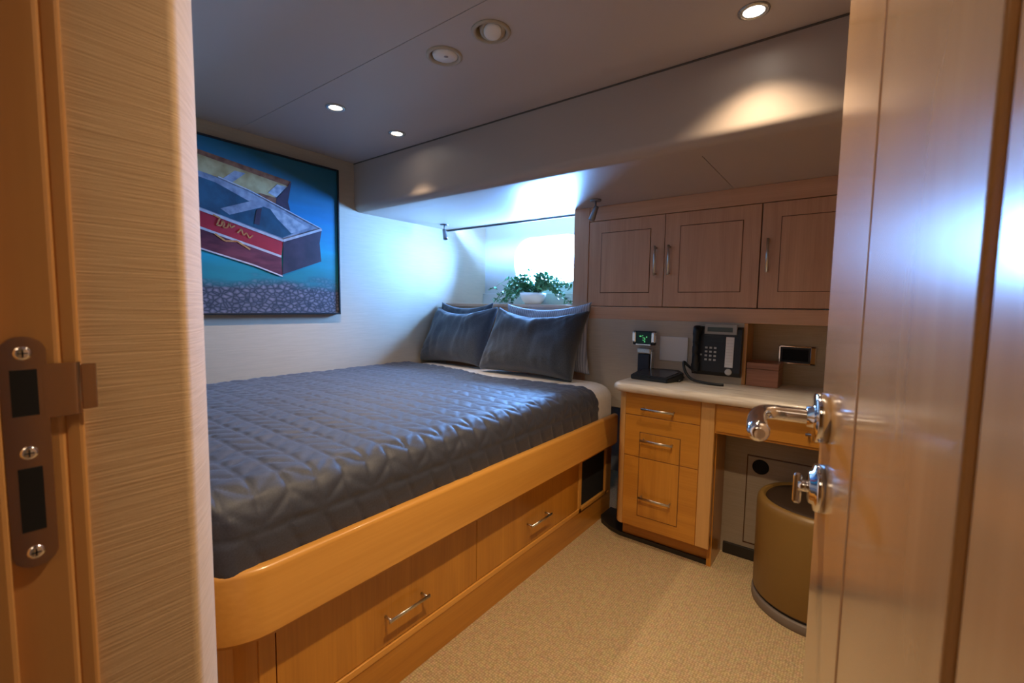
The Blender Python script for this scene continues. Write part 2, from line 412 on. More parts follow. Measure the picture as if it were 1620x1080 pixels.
obj('panel', dbx(.1605, .349, .1615, 1.8285, -.006, -.0008, bev=.0015, seg=3), 'door2', door, local=True)
obj('lock_edge', dbx(-.0012, .001, .96, 1.10, -.030, -.010), 'strike', door, local=True)
# lever handle
HZ = 1.058; HX = .036
def P(x, d, z): return Vector((x, FY * d, z))
hn = bpy.data.objects.new('door_handle', None); COL.objects.link(hn); hn.parent = door
nout = Vector((0, FY, 0))
bm = B(); lathe(bm, [(0, .0), (.0262, 0), (.0262, .0095), (.0252, .0108), (.0140, .0112), (.0115, .0125), (.0108, .018), (0, .018)], P(HX, 0, HZ), 40, axis=nout)
obj('rosette', bm, 'chrome', hn, local=True)
path = smooth_path([P(HX, .012, HZ), P(HX, .035, HZ + .0005), P(HX + .001, .050, HZ + .001), P(HX + .009, .0605, HZ + .0005), P(HX + .025, .064, HZ - .001), P(HX + .045, .065, HZ - .003), P(HX + .064, .0645, HZ - .005), P(HX + .078, .063, HZ - .006)], 7)
n = len(path); rad = []
for i in range(n):
    t = i / (n - 1); rad.append(.0080 + (.0028 * max(0, (t - .45) / .55)) - (.0060 * max(0, (t - .88) / .12) ** 2.2))
bm = B(); tube(bm, path, .009, 20, radii=rad); obj('lever', bm, 'chrome', hn, local=True)
# lock escutcheon and thumb turn
LZ = .983
lk = bpy.data.objects.new('door_lock', None); COL.objects.link(lk); lk.parent = door
bm = B(); lathe(bm, [(0, .0), (.0250, 0), (.0250, .005), (.0238, .0075), (.0180, .0085), (.0165, .012), (0, .0125)], P(HX, 0, LZ), 40, axis=nout)
obj('rosette', bm, 'chrome', lk, local=True)
bm = B(); cyl(bm, P(HX, .010, LZ), P(HX, .022, LZ), .0062, 20)
box(bm, HX - .0035, FY * .018, LZ - .020, HX + .0035, FY * .026, LZ + .013, bev=.0028, seg=3)
obj('thumb_turn', bm, 'chrome', lk, local=True)
for z in (.25, 1.75):
    bm = B(); cyl(bm, P(LD + .004, -.004, z - .045), P(LD + .004, -.004, z + .045), .006, 16); obj('hinge', bm, 'steel', door, local=True)

# ------------------------------------------------------------------ pulls
def bar_handle(parent, p, along, out, L=.15, r=.0055, stand=.030, name='handle'):
    """a bar pull: centre p on the face, unit vectors along the bar and out of the face"""
    p, along, out = Vector(p), Vector(along), Vector(out); side = along.cross(out)
    bm = B(); t = bmesh.new()
    h = L / 2; w_, th = .0058, .0035
    for s in (-1, 1):
        a = p + along * (s * (h - .009)); cyl(bm, a - out * .001, a + out * (stand - .002), .0040, 14)
    vs = []
    c = p + out * stand
    rings = []
    for sa in (-h, h):
        rings.append([c + along * sa + side * (w_ * cos(2 * pi * k / 16)) + out * (th * sin(2 * pi * k / 16)) for k in range(16)])
    R0 = [bm.verts.new(q) for q in rings[0]]; R1 = [bm.verts.new(q) for q in rings[1]]
    for k in range(16): bm.faces.new((R0[k], R0[(k + 1) % 16], R1[(k + 1) % 16], R1[k])).smooth = True
    bm.faces.new(R0[::-1]); bm.faces.new(R1)
    bmesh.ops.recalc_face_normals(bm, faces=bm.faces[:])
    t.free(); return obj(name, bm, 'steel', parent)

# ------------------------------------------------------------------ berth
XB, XD, XK = -.997, -1.058, -1.055
berth = thing('bed_base', 'honey wood berth base with two wide drawers under the dark quilt', 'bed', (-1.7, 1.3, 0))
YN = .30
# carcass
obj('carcass', bx(XW + .002, .36, .02, XD - .022, 2.36, .47), 'wood_z', berth)
def curved_band(x_out, y_near, r, y_far, th, z0, z1, bev_top=0):
    """front band that runs along Y, turns the near corner and runs back to the left"""
    out = [(x_out, y_far), (x_out, y_near + r)] + arc(x_out - r, y_near + r, r, 0, -90, 14)[1:] + [(XW + .01, y_near)]
    inn = [(x_out - th, y_far), (x_out - th, y_near + r)] + arc(x_out - r, y_near + r, r - th, 0, -90, 14)[1:] + [(XW + .01, y_near + th)]
    bm = B(); rows = []
    prf = [(0, z0), (0, z1 - bev_top)]
    if bev_top: prf += [(bev_top * (1 - cos(radians(a))), z1 - bev_top + bev_top * sin(radians(a))) for a in (22, 45, 68, 90)]
    n = len(out)
    for off, z in prf:
        f = off / th; rows.append([bm.verts.new((o_[0] + (i_[0] - o_[0]) * f, o_[1] + (i_[1] - o_[1]) * f, z)) for o_, i_ in zip(out, inn)])
    if bev_top: rows.append([bm.verts.new((o_[0] + (i_[0] - o_[0]) * (1 - bev_top / th), o_[1] + (i_[1] - o_[1]) * (1 - bev_top / th), z1)) for o_, i_ in zip(out, inn)])
    else: rows.append([bm.verts.new((i_[0], i_[1], z1)) for i_ in inn])
    rows.append([bm.verts.new((i_[0], i_[1], z0)) for i_ in inn])
    m_ = len(rows)
    for j in range(m_):
        a, b_ = rows[j], rows[(j + 1) % m_]
        for k in range(n - 1): bm.faces.new((a[k], a[k + 1], b_[k + 1], b_[k]))
    bm.faces.new([r_[0] for r_ in rows]); bm.faces.new([r_[-1] for r_ in rows][::-1])
    bmesh.ops.recalc_face_normals(bm, faces=bm.faces[:]); return bm
obj('side_rail', curved_band(XB, YN, .15, 2.285, .035, .432, .590, .013), 'rail', berth, autosmooth=True)
obj('rail_lip', curved_band(XB - .006, YN + .006, .144, 2.28, .05, .422, .433), 'wood_y', berth, autosmooth=True)
obj('plinth', curved_band(XK, YN + .058, .09, 2.33, .02, 0, .126, 0), 'wood_y', berth, autosmooth=True)
obj('lower_frame_rail', curved_band(XK + .002, YN + .056, .092, 1.975, .02, .127, .146, .002), 'rail', berth, autosmooth=True)
obj('front_post', bx(XD - .02, .435, .146, XK, .474, .432, bev=.002), 'wood_z', berth)
obj('corner_panel', curved_band(XD, YN + .061, .088, .434, .018, .146, .43, 0), 'wood_z', berth, autosmooth=True)
for (y0, y1) in ((.477, 1.197), (1.2, 1.962)):
    d = obj('drawer', bx(XD - .018, y0, .149, XD + .001, y1, .428, bev=.0012), 'wood_z', berth)
    yc = .862 if y0 < 1 else 1.592
    bar_handle(d, (XD + .001, yc, .243), (0, 1, 0), (1, 0, 0), L=.158)
# vent grille
bm = B(); y0, y1, z0, z1 = 1.972, 2.298, .118, .43
bm = B(); box(bm, XD - .012, y0, z0, XK, y0 + .028, z1, bev=.002); box(bm, XD - .012, y1 - .02, z0, XK, y1, z1, bev=.002); box(bm, XD - .012, y0, z0, XK, y1, z0 + .026, bev=.002)
vg = obj('vent_frame', bm, M['rail'], berth)
obj('vent_opening', bx(XD - .018, y0 + .02, z0 + .02, XD - .010, y1 - .015, z1), 'void', vg)
obj('end_panel', bx(XD - .03, 2.30, .0, XD - .004, 2.36, .46), 'wood_z', berth)

# mattress with white sheet: rounded slab
def rounded_slab(x0, y0, x1, y1, z0, z1, rc, re, nz=6, crown=0):
    ol = arc(x1 - rc, y1 - rc, rc, 0, 90, 10) + arc(x0 + rc, y1 - rc, rc, 90, 180, 10) + arc(x0 + rc, y0 + rc, rc, 180, 270, 10) + arc(x1 - rc, y0 + rc, rc, 270, 360, 10)
    cx, cy = (x0 + x1) / 2, (y0 + y1) / 2
    def inset(d):
        o_ = []
        for x, y in ol:
            ux = max(-1, min(1, (x - cx) / ((x1 - x0) / 2))); uy = max(-1, min(1, (y - cy) / ((y1 - y0) / 2)))
            o_.append((x - ux * d * (abs(ux) ** 2), y - uy * d * (abs(uy) ** 2)))
        return o_
    bm = B(); rows = []
    for k in range(nz + 1):
        a = radians(90 * k / nz); rows.append((inset(re * (1 - sin(a))), z0 + re * (1 - cos(a))))
    for k in range(nz + 1):
        a = radians(90 * k / nz); rows.append((inset(re * (1 - cos(a))), z1 - re + re * sin(a)))
    for q, dz in ((.12, .35), (.3, .7), (.55, 1)): rows.append((inset(re + q * (min(x1 - x0, y1 - y0) / 2)), z1 + crown * dz))
    V = [[bm.verts.new((x, y, z)) for x, y in r_] for r_, z in rows]
    for a, b_ in zip(V, V[1:]):
        for k in range(len(a)): bm.faces.new((a[k], a[(k + 1) % len(a)], b_[(k + 1) % len(a)], b_[k])).smooth = True
    bm.faces.new(V[0][::-1]); bm.faces.new(V[-1]).smooth = True
    return bm
ZM = .745
mt = obj('mattress', rounded_slab(XW + .012, .37, -1.036, 2.375, .475, ZM, .12, .075, crown=.01), 'sheet')
tag(mt, 'mattress in a white fitted sheet showing at the head corner beside the desk', 'mattress')

# quilt: stitched cloth laid over the mattress, hem tucked behind the rail
def quilt():
    xe = -1.022; xl = XW + .016; zt = ZM + .014; zb = .580; r = .085
    prof = []                                        # (x, z, nx, nz, u): from hem up and over to the wall
    vside = zt - r - zb
    step = .0065
    u = 0
    nsd = int(vside / step)
    for k in range(nsd): prof.append((xe - .004 * (1 - k / nsd), zb + vside * k / nsd, 1, 0, vside * k / nsd))
    na = int(r * pi / 2 / step)
    for k in range(na):
        a = pi / 2 * k / na; prof.append((xe - r + r * cos(a), zt - r + r * sin(a), cos(a), sin(a), vside + r * a))
    u0 = vside + r * pi / 2; nt_ = int((xe - r - xl) / .009)
    for k in range(nt_ + 1):
        q = (xe - r - xl) * k / nt_; prof.append((xe - r - q, zt + .008 * sin(pi * min(1, q / 1.3)), 0, 1, u0 + q))
    y0 = .335; ny = 260; bm = B(); rows = []
    def yend(u, x): # head edge of the quilt
        s = (x - xl) / (xe - xl)
        return 2.035 - .11 * math.exp(-((s - .60) / .24) ** 2) + .0 * s + .05 * (1 - s) ** 3 + .034
    yend_side = 2.10
    def hgt(u, y):
        lw = .0052
        hem = .078
        if u < hem + .004:
            d1 = abs(u - hem); c = ((y + u * .45) / .088) % 1; d2 = min(c, 1 - c) * .088; d3 = abs(u - .004)
            d = min(d1, d2); hm = 1.7
        else:
            P_ = .145; tri = abs(((y / P_) % 1) * 2 - 1)       # chevron rows
            g = ((u + tri * .06) / .074) % 1; d1 = min(g, 1 - g) * .074 * .8
            c = (y / (P_ / 2)) % 1; d2 = min(c, 1 - c) * P_ / 2
            d = min(d1, d2, abs(u - hem))
        return (.0070 if u < hem else .0052) * (1 - math.exp(-(d / (.006 if u < hem else .0085)) ** 1.1))
    for (x, z, nx, nz, u) in prof:
        row = []
        ye = yend(u, x) if u > u0 else yend_side + (yend(u0, xe - r) - yend_side) * min(1, max(0, (u - vside * .5) / (u0 - vside * .5))) ** 1.5
        yr = y0
        for j in range(ny + 1):
            y = yr + (ye - yr) * j / ny
            # near corner rounds off like the rail
            xx, zz = x, z
            if y < .40 and x > -1.15:
                t = (.40 - y) / .07; xx = min(x, xe - .0 - (1 - math.sqrt(max(0, 1 - min(1, t) ** 2))) * .07)
            h = hgt(u, y) + .004 * noise.noise(Vector((x * 7, y * 5, u * 6))) + .0022 * noise.noise(Vector((u * 40, y * 14, 3))) + .0010 * noise.noise(Vector((u * 110, y * 45, 8)))
            if j == ny or j == ny - 1: h = -.002 if j == ny else h
            row.append(bm.verts.new((xx + nx * h, y, zz + nz * h)))
        rows.append(row)
    for a, b_ in zip(rows, rows[1:]):
        for j in range(ny): bm.faces.new((a[j], a[j + 1], b_[j + 1], b_[j])).smooth = True
    bmesh.ops.recalc_face_normals(bm, faces=bm.faces[:])
    return bm
q = obj('quilt', quilt(), 'quilt'); md = q.modifiers.new('th', 'SOLIDIFY'); md.thickness = .008; md.offset = -1
tag(q, 'dark slate quilt with chevron stitching spread over the bed', 'quilt')

# pillows
def pillow_mesh(W, H, T, seed, n=44, pinch=.06, wr=.008, sag=0):
    bm = B(); R0, R1 = [], []
    for i in range(n + 1):
        a0, a1 = [], []
        for j in range(n + 1):
            s, t = i / n * 2 - 1, j / n * 2 - 1
            s_, t_ = math.sin(s * pi / 2) * .35 + s * .65, math.sin(t * pi / 2) * .35 + t * .65
            x = s_ * W / 2 * (1 - pinch * (1 - t_ * t_) * abs(s_)); z = t_ * H / 2 * (1 - pinch * 1.4 * (1 - s_ * s_) * abs(t_))
            if t_ > 0: z -= sag * (1 - s_ * s_) * t_
            th = T / 2 * ((1 - s_ ** 4) * (1 - t_ ** 4)) ** .42 * (1 - .16 * t_)
            e = min(1, (1 - abs(s_)) * 6, (1 - abs(t_)) * 6)
            v = Vector((x * 9 + seed * 3, z * 9, seed)); w_ = noise.noise(v) * wr * 1.6 + wr * .8 * noise.noise(Vector((x * 26 + seed, z * 10 + s_ * 6, seed + 4)))
            # radiating creases from the corners
            cr = sin(18 * math.atan2(abs(t_) - 1.02, abs(s_) - 1.02)) * .0035 * max(0, abs(s_) * abs(t_)) * e
            f0 = Vector((x, -th - (w_ + cr) * e, z)); f1 = Vector((x, th + w_ * .6 * e, z))
            vv = bm.verts.new(f0); a0.append(vv)
            a1.append(vv if (i in (0, n) or j in (0, n)) else bm.verts.new(f1))
        R0.append(a0); R1.append(a1)
    for i in range(n):
        for j in range(n):
            for R_2 in (R0, R1):
                f = [R_2[i][j], R_2[i + 1][j], R_2[i + 1][j + 1], R_2[i][j + 1]]
                try: bm.faces.new(f).smooth = True
                except ValueError: pass
    bmesh.ops.recalc_face_normals(bm, faces=bm.faces[:]); return bm
def pillow(name, W, H, T, loc, rot, seed, mat, label, sag=0, grp=None):
    """loc = centre of the bottom edge"""
    bm = pillow_mesh(W, H, T, seed, sag=sag, pinch=.085, wr=.011); bm.transform(Matrix.Translation((0, 0, H / 2)))
    o = obj(name, bm, mat); o.location = loc; o.rotation_euler = rot
    tag(o, label, 'pillow', grp); return o
pillow('pillow', .66, .44, .19, (-1.550, 2.150, .762), (radians(-27), radians(1), radians(2)), 2, 'pillow', 'large slate blue pillow on the right, in front, nearest the desk', sag=.05, grp='pillows at the head of the bed')
pillow('pillow', .61, .435, .17, (-2.238, 2.220, .762), (radians(-25), radians(-1), radians(-3)), 5, 'pillow', 'slate blue pillow on the left in front, below the left end of the window', sag=.04, grp='pillows at the head of the bed')
pillow('pillow', .62, .425, .075, (-1.515, 2.345, .766), (radians(-3), radians(-1.5), radians(0)), 8, 'sham', 'pale blue-grey striped pillow showing behind the right slate pillow', sag=.02, grp='pillows at the head of the bed')
pillow('pillow', .50, .43, .09, (-2.28, 2.385, .765), (radians(-9), radians(0), radians(2)), 11, 'pillow', 'dark blue pillow mostly hidden behind the left slate pillow', sag=.02, grp='pillows at the head of the bed')

# ------------------------------------------------------------------ head shelf and pilaster
hb = thing('headboard_shelf', 'pale pinkish wood headboard shelf below the porthole behind the pillows', 'shelf', (-1.95, 2.5, .47))
obj('shelf_top', bx(XW + .001, 2.497, 1.158, -1.363, YH - .001, 1.18, bev=.002), 'pale_x', hb)
obj('front_board', bx(XW + .001, 2.505, .46, -1.363, 2.53, 1.157), 'pale_x', hb)
bm = B(); box(bm, -1.362, YC - .004, .50, -1.263, YC + .03, ZS, bev=.002)
struct('trim_5', bm, 'pale_z')

# ------------------------------------------------------------------ wall cupboards
FD = YC                                               # face plane
def raised_door(parent, x0, x1, z0, z1, yf, mat_f, mat_p, st, name='door', gap=.0015):
    """framed cupboard door: slab, a scribed panel line and a flat field"""
    d = obj(name, bx(x0 + gap, yf, z0 + gap, x1 - gap, yf + .018, z1 - gap, bev=.0012), mat_f, parent)
    xl, xr, zb, zt = x0 + st[0], x1 - st[1], z0 + st[2], z1 - st[3]
    bm = B(); g = .0028
    box(bm, xl, yf - .0006, zb, xr, yf + .004, zb + g); box(bm, xl, yf - .0006, zt - g, xr, yf + .004, zt)
    box(bm, xl, yf - .0006, zb, xl + g, yf + .004, zt); box(bm, xr - g, yf - .0006, zb, xr, yf + .004, zt)
    obj('panel_groove', bm, 'groove', d)
    bm = B(); box(bm, xl + g + .0005, yf - .0022, zb + g + .0005, xr - g - .0005, yf + .004, zt - g - .0005, bev=.0012)
    obj('panel', bm, mat_p, d)
    return d
c1 = thing('wall_cupboard', 'pale wood two-door wall cupboard above the telephone, next to the window', 'cupboard', (-.815, 2.6, 1.174), group='wall cupboards over the desk')
obj('carcass', bx(-1.262, YC + .020, 1.174, -.369, 2.78, 1.664), 'pale_x', c1)
c2 = thing('wall_cupboard', 'pale wood wall cupboard partly hidden behind the open door', 'cupboard', (.08, 2.6, 1.174), group='wall cupboards over the desk')
obj('carcass', bx(-.367, YC + .020, 1.174, .535, 2.78, 1.664), 'pale_x', c2)
for par, x0, x1, hx in ((c1, -1.262, -.818, -.861), (c1, -.818, -.369, -.788), (c2, -.367, .083, -.335), (c2, .083, .535, .50)):
    d = raised_door(par, x0, x1, 1.175, 1.662, YC, 'pale_z', 'pale_z', (.078, .075, .076, .068))
    bar_handle(d, (hx, YC, 1.419), (0, 0, 1), (0, -1, 0), L=.155, stand=.028)
obj('gap_back', bx(-1.26, YC + .019, 1.174, .53, YC + .0205, 1.664), 'groove', c1)
bm = B(); box(bm, -1.262, YC - .002, 1.664, XR - .001, YC + .03, ZS - .0005, bev=.0015)
struct('trim_6', bm, 'pale_x')
bm = B(); box(bm, -1.262, YC - .006, 1.102, XR - .001, YC + .10, 1.172, bev=.003)
struct('trim_7', bm, 'pale_x')
struct('trim_8', bx(-1.262, YC + .1, 1.10, XR - .001, 2.8, 1.112), 'pale_x')

# desk back wall: near panel and the deeper niche
bm = B(); box(bm, -1.262, YC - .008, .60, -.416, YC + .02, 1.103)
struct('wall_desk', bm, 'panel')
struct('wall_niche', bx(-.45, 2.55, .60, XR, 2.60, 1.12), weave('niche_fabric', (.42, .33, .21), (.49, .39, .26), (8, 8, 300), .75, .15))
struct('trim_9', bx(-.416, YC - .010, .806, -.400, 2.552, 1.102, bev=.001), 'wood_z')
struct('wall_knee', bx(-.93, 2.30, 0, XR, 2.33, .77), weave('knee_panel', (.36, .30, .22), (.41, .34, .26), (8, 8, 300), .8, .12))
bm = B(); box(bm, -.44, 2.286, 0, XR, 2.2995, .055, bev=.003); struct('baseboard_desk', bm, 'cove')
# dark toe base that runs round the corner between bed and desk
bm = B(); prism(bm, [(-1.055, 2.235), (-1.03, 2.19), (-.97, 2.150), (-.90, 2.124), (-.472, 2.120), (-.472, 2.134), (-.90, 2.36), (-1.055, 2.36)], 'z', 0, .020)
struct('baseboard_corner', bm, 'cove')
# flush hatch in the knee space
ht = thing('access_hatch', 'flush access hatch with a dark outline on the wall below the desk', 'hatch', (-.15, 2.30, .02))
bm = B(); g = .004
x0, x1, z0, z1 = -.357, -.02, .075, .498
box(bm, x0, 2.2975, z0, x0 + g, 2.3005, z1); box(bm, x1 - g, 2.2975, z0, x1, 2.3005, z1); box(bm, x0, 2.2975, z1 - g, x1, 2.3005, z1); box(bm, x0, 2.2975, z0, x1, 2.3005, z0 + g)
obj('outline', bm, 'groove', ht)
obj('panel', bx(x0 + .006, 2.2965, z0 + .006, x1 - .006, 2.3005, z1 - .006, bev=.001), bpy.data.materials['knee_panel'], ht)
bm = B(); lathe(bm, [(0, .004), (.026, .004), (.030, .007), (.034, .003), (.034, 0)], (-.300, 2.2965, .450), 28, axis=(0, -1, 0)); obj('round_vent', bm, 'void', ht)

# ------------------------------------------------------------------ desk
YD = 2.07
ped = thing('desk_drawer_unit', 'honey wood three-drawer unit under the left end of the countertop', 'drawers', (-.68, 2.2, 0))
poly = [(-.455, YD + .004), (-.455, 2.298), (-.905, 2.298), (-.905, YD + .035)] + arc(-.905 + .035, YD + .039, .035, 180, 270, 6)[1:]
bm = B(); prism(bm, poly, 'z', .10, .762)
obj('carcass', bm, 'wood_z', ped, autosmooth=True)
bm = B(); box(bm, -.514, YD - .001, .098, -.456, YD + .02, .762, bev=.004, seg=2); obj('right_stile', bm, wood('light_stile', (.52, .28, .09), (.64, .36, .13), 'z'), ped)
bm = B(); prism(bm, [(-.902, YD + .045)] + arc(-.902 + .036, YD + .036, .036, 180, 270, 6)[0:] + [(-.864, YD), (-.864, YD + .02)], 'z', .098, .762); obj('left_stile', bm, bpy.data.materials['light_stile'], ped, autosmooth=True)
obj('side_panel', bx(-.472, YD + .045, 0, -.452, 2.298, .762, bev=.001), 'wood_z', ped)
obj('toe_board', bx(-.885, YD + .066, .0, -.472, YD + .079, .102), 'wood_x', ped)
dz = [(.6535, .760, 'top'), (.4515, .6525, 'mid'), (.100, .4505, 'low')]
for z0, z1, kind in dz:
    d = obj('drawer', bx(-.8625, YD - .002, z0 + .001, -.5155, YD + .016, z1 - .001, bev=.001), 'wood_x', ped)
    if kind != 'top':
        xl, xr = -.788, -.595; g = .0028
        bm = B()
        if kind == 'mid': zb, zt = z0 + .001, .575
        else: zb, zt = .160, z1 - .001
        box(bm, xl, YD - .0028, zb, xl + g, YD + .002, zt); box(bm, xr - g, YD - .0028, zb, xr, YD + .002, zt)
        if kind == 'mid': box(bm, xl, YD - .0028, zt - g, xr, YD + .002, zt)
        else: box(bm, xl, YD - .0028, zb, xr, YD + .002, zb + g)
        obj('panel_groove', bm, 'groove', d)
        obj('panel', bx(xl + g, YD - .0040, zb + (g if kind == 'low' else 0), xr - g, YD + .002, zt - (g if kind == 'mid' else 0), bev=.001), 'wood_z', d)
    zc = {'top': .692, 'mid': .541, 'low': .261}[kind]
    bar_handle(d, (-.699, YD - .003, zc), (1, 0, 0), (0, -1, 0), L=.154, r=.005, stand=.028)
obj('gap_back', bx(-.866, YD + .0145, .10, -.512, YD + .0165, .762), 'groove', ped)

ap = thing('desk_apron', 'honey wood apron with a shallow drawer under the countertop above the knee space', 'desk apron', (-.1, YD, .63))
obj('rail', bx(-.4545, YD + .006, .628, XR - .002, YD + .024, .762, bev=.001), 'wood_x', ap)
d = obj('drawer', bx(-.448, YD - .002, .640, .42, YD + .012, .757, bev=.0015), 'wood_x', ap)
bar_handle(d, (-.045, YD - .002, .693), (1, 0, 0), (0, -1, 0), L=.154, stand=.028)
# countertop: bullnosed slab with rounded left corner
def counter():
    x0, x1, y0, y1, z0, z1, rc, rb = -.928, XR - .002, YD - .040, 2.548, .763, .806, .05, .019
    ol = [(x1, y0), (x0 + rc, y0)] + arc(x0 + rc, y0 + rc, rc, 270, 180, 10)[1:] + [(x0, YC - .01), (-.404, YC - .01), (-.404, y1), (x1, y1)]
    def ins(d):
        r_ = []
        for i, (x, y) in enumerate(ol):
            if i < 13:
                # inset only the exposed front and left edges
                cx_, cy_ = x0 + rc, y0 + rc
                if i < 2: r_.append((x, y + d))
                else:
                    ux, uy = (x - cx_) / rc, (y - cy_) / rc; r_.append((x - ux * d, y - uy * d))
            else: r_.append((x, y))
        return r_
    bm = B(); rows = []
    for k in range(9):
        a = pi * k / 8; rows.append((ins(rb * (1 - sin(a))), (z0 + z1) / 2 - (z1 - z0) / 2 * cos(a)))
    V = [[bm.verts.new((x, y, z)) for x, y in r_] for r_, z in rows]
    for a, b_ in zip(V, V[1:]):
        for k in range(len(a)): bm.faces.new((a[k], a[(k + 1) % len(a)], b_[(k + 1) % len(a)], b_[k])).smooth = True
    bm.faces.new(V[0][::-1]); bm.faces.new(V[-1]); bmesh.ops.recalc_face_normals(bm, faces=bm.faces[:]); return bm
tag(obj('countertop', counter(), 'counter', autosmooth=True), 'pale streaked stone countertop of the built-in desk', 'countertop')

# ------------------------------------------------------------------ things on and over the desk
# wooden box in the niche
wb = thing('wooden_box', 'small reddish wooden box in the niche right of the telephone', 'box', (-.33, 2.47, .806))
obj('box_body', bx(-.396, 2.385, .8065, -.262, 2.540, .888, bev=.002), 'box', wb)
obj('box_lid', bx(-.397, 2.383, .8895, -.261, 2.541, .918, bev=.003), 'box', wb)
# outlet in chrome frame, on the niche back
ol_ = thing('power_outlet', 'chrome framed black power outlet on the back of the niche', 'outlet', (-.21, 2.55, .948))
bm = B()
for a in ((-.283, .9095, -.277, .996), (-.153, .9095, -.133, .996)): box(bm, a[0], 2.540, a[1], a[2], 2.5505, a[3], bev=.001)
box(bm, -.283, 2.540, .9095, -.133, 2.5505, .9155, bev=.001); box(bm, -.283, 2.540, .990, -.133, 2.5505, .996, bev=.001)
obj('frame', bm, 'chrome', ol_)
obj('socket', bx(-.277, 2.543, .9155, -.153, 2.5505, .990, bev=.001), 'black', ol_)
bm = B(); box(bm, -.268, 2.541, .925, -.162, 2.544, .981, bev=.002); obj('insert', bm, 'void', ol_)
# blank wall plate
bm = B(); box(bm, -.817, YC - .014, .892, -.672, YC - .0085, 1.020, bev=.0025, seg=3)
tag(obj('wall_plate', bm, 'white_pl'), 'blank off-white square wall plate between the dock and the telephone', 'wall plate')

# telephone on the wall
YP = YC - .0085
ph = thing('telephone', 'black corded desk telephone mounted on the wall above the countertop', 'telephone', (-.535, YP, .84))
bm = B()
prism(bm, [(YP, .842), (YP - .032, .842), (YP - .045, .862), (YP - .030, 1.070), (YP - .022, 1.082), (YP, 1.082)], 'x', -.640, -.418); obj('body', bm, 'black', ph)
bm = B(); pts = []
for k in range(15):
    t = k / 14; z = .862 + .212 * t; out = .062 + .010 * sin(pi * t) if .0 < t < 1 else .056
    pts.append((-.617, YP - out - (.006 if t < .2 or t > .8 else 0) * 0 - .0, z))
tube(bm, pts, .015, 16, radii=[.017 if (t < 3 or t > 11) else .0145 for t in range(15)])
box(bm, -.636, YP - .078, .856, -.598, YP - .036, .905, bev=.012, seg=3); box(bm, -.636, YP - .066, 1.040, -.598, YP - .022, 1.086, bev=.012, seg=3)
obj('handset', bm, 'black', ph)
def py(z, out=0): return YP - .045 + (z - .862) / (.208) * .015 - out
def slab(bm, x0, x1, z0, z1, out0, out1):
    vs = []
    for o_ in (out0, out1):
        for x, z in ((x0, z0), (x1, z0), (x1, z1), (x0, z1)): vs.append(bm.verts.new((x, py(z, o_), z)))
    for q_ in ((0, 1, 2, 3), (7, 6, 5, 4), (0, 4, 5, 1), (1, 5, 6, 2), (2, 6, 7, 3), (3, 7, 4, 0)): bm.faces.new([vs[i] for i in q_])
bm = B(); slab(bm, -.585, -.440, 1.046, 1.094, -.004, .010); dsp = obj('display_housing', bm, plain('grey_display_housing', (.36, .36, .34), .4), ph)
bm = B(); slab(bm, -.572, -.458, 1.058, 1.080, .0095, .0108); obj('screen', bm, plain('lcd_screen', (.055, .07, .05), .25), dsp)
for r_i in range(4):
    for c_i in range(3):
        bm = B(); xk, zk = -.574 + c_i * .0205, .978 - r_i * .0195
        slab(bm, xk - .0055, xk + .0055, zk - .0045, zk + .0045, -.001, .0035); obj('key', bm, plain('key_grey', (.50, .50, .50), .4) if not (r_i or c_i) else bpy.data.materials['key_grey'], ph)
bm = B(); slab(bm, -.600, -.594, .938, .946, -.001, .003); obj('side_key', bm, bpy.data.materials['key_grey'], ph)
bm = B(); slab(bm, -.486, -.450, .888, 1.034, -.001, .0022); lb = obj('label_strip', bm, 'white_pl', ph)
bm = B()
for k in range(9): slab(bm, -.483, -.453, .902 + k * .0145, .9025 + k * .0145, .002, .0026)
obj('ruled_lines', bm, plain('label_ink', (.25, .25, .27), .6), lb)
bm = B(); lathe(bm, [(0, .006), (.010, .006), (.0145, .005), (.016, 0)], (-.468, py(.866, 0), .866), 24, axis=(0, -1, .07)); obj('navigation_key', bm, bpy.data.materials['key_grey'], ph)
bm = B()
for k in range(5): slab(bm, -.585, -.500, 1.008 + k * .007, 1.0095 + k * .007, -.001, .0012)
obj('speaker_slots', bm, plain('teal_black', (.018, .035, .038), .4), ph)
# its cord hangs in a loop onto the counter
cp = smooth_path([(-.632, YP - .045, .862), (-.655, YP - .06, .885), (-.668, YP - .075, .900), (-.660, YP - .09, .868), (-.640, YP - .10, .838), (-.610, YP - .11, .820), (-.560, YP - .12, .8145), (-.500, YP - .125, .813), (-.470, YP - .12, .813)], 10)
coil = []
for i, p in enumerate(cp): coil.append(p)
bm = B(); tube(bm, coil, .0062, 10)
for i in range(0, len(cp) - 1):
    a, b_ = cp[i], cp[i + 1]; mid = (a + b_) / 2; d = (b_ - a).normalized(); lathe(bm, [(.0058, -.0016), (.0074, 0), (.0058, .0016)], mid, 10, axis=d)
obj('cord', bm, 'black', ph)

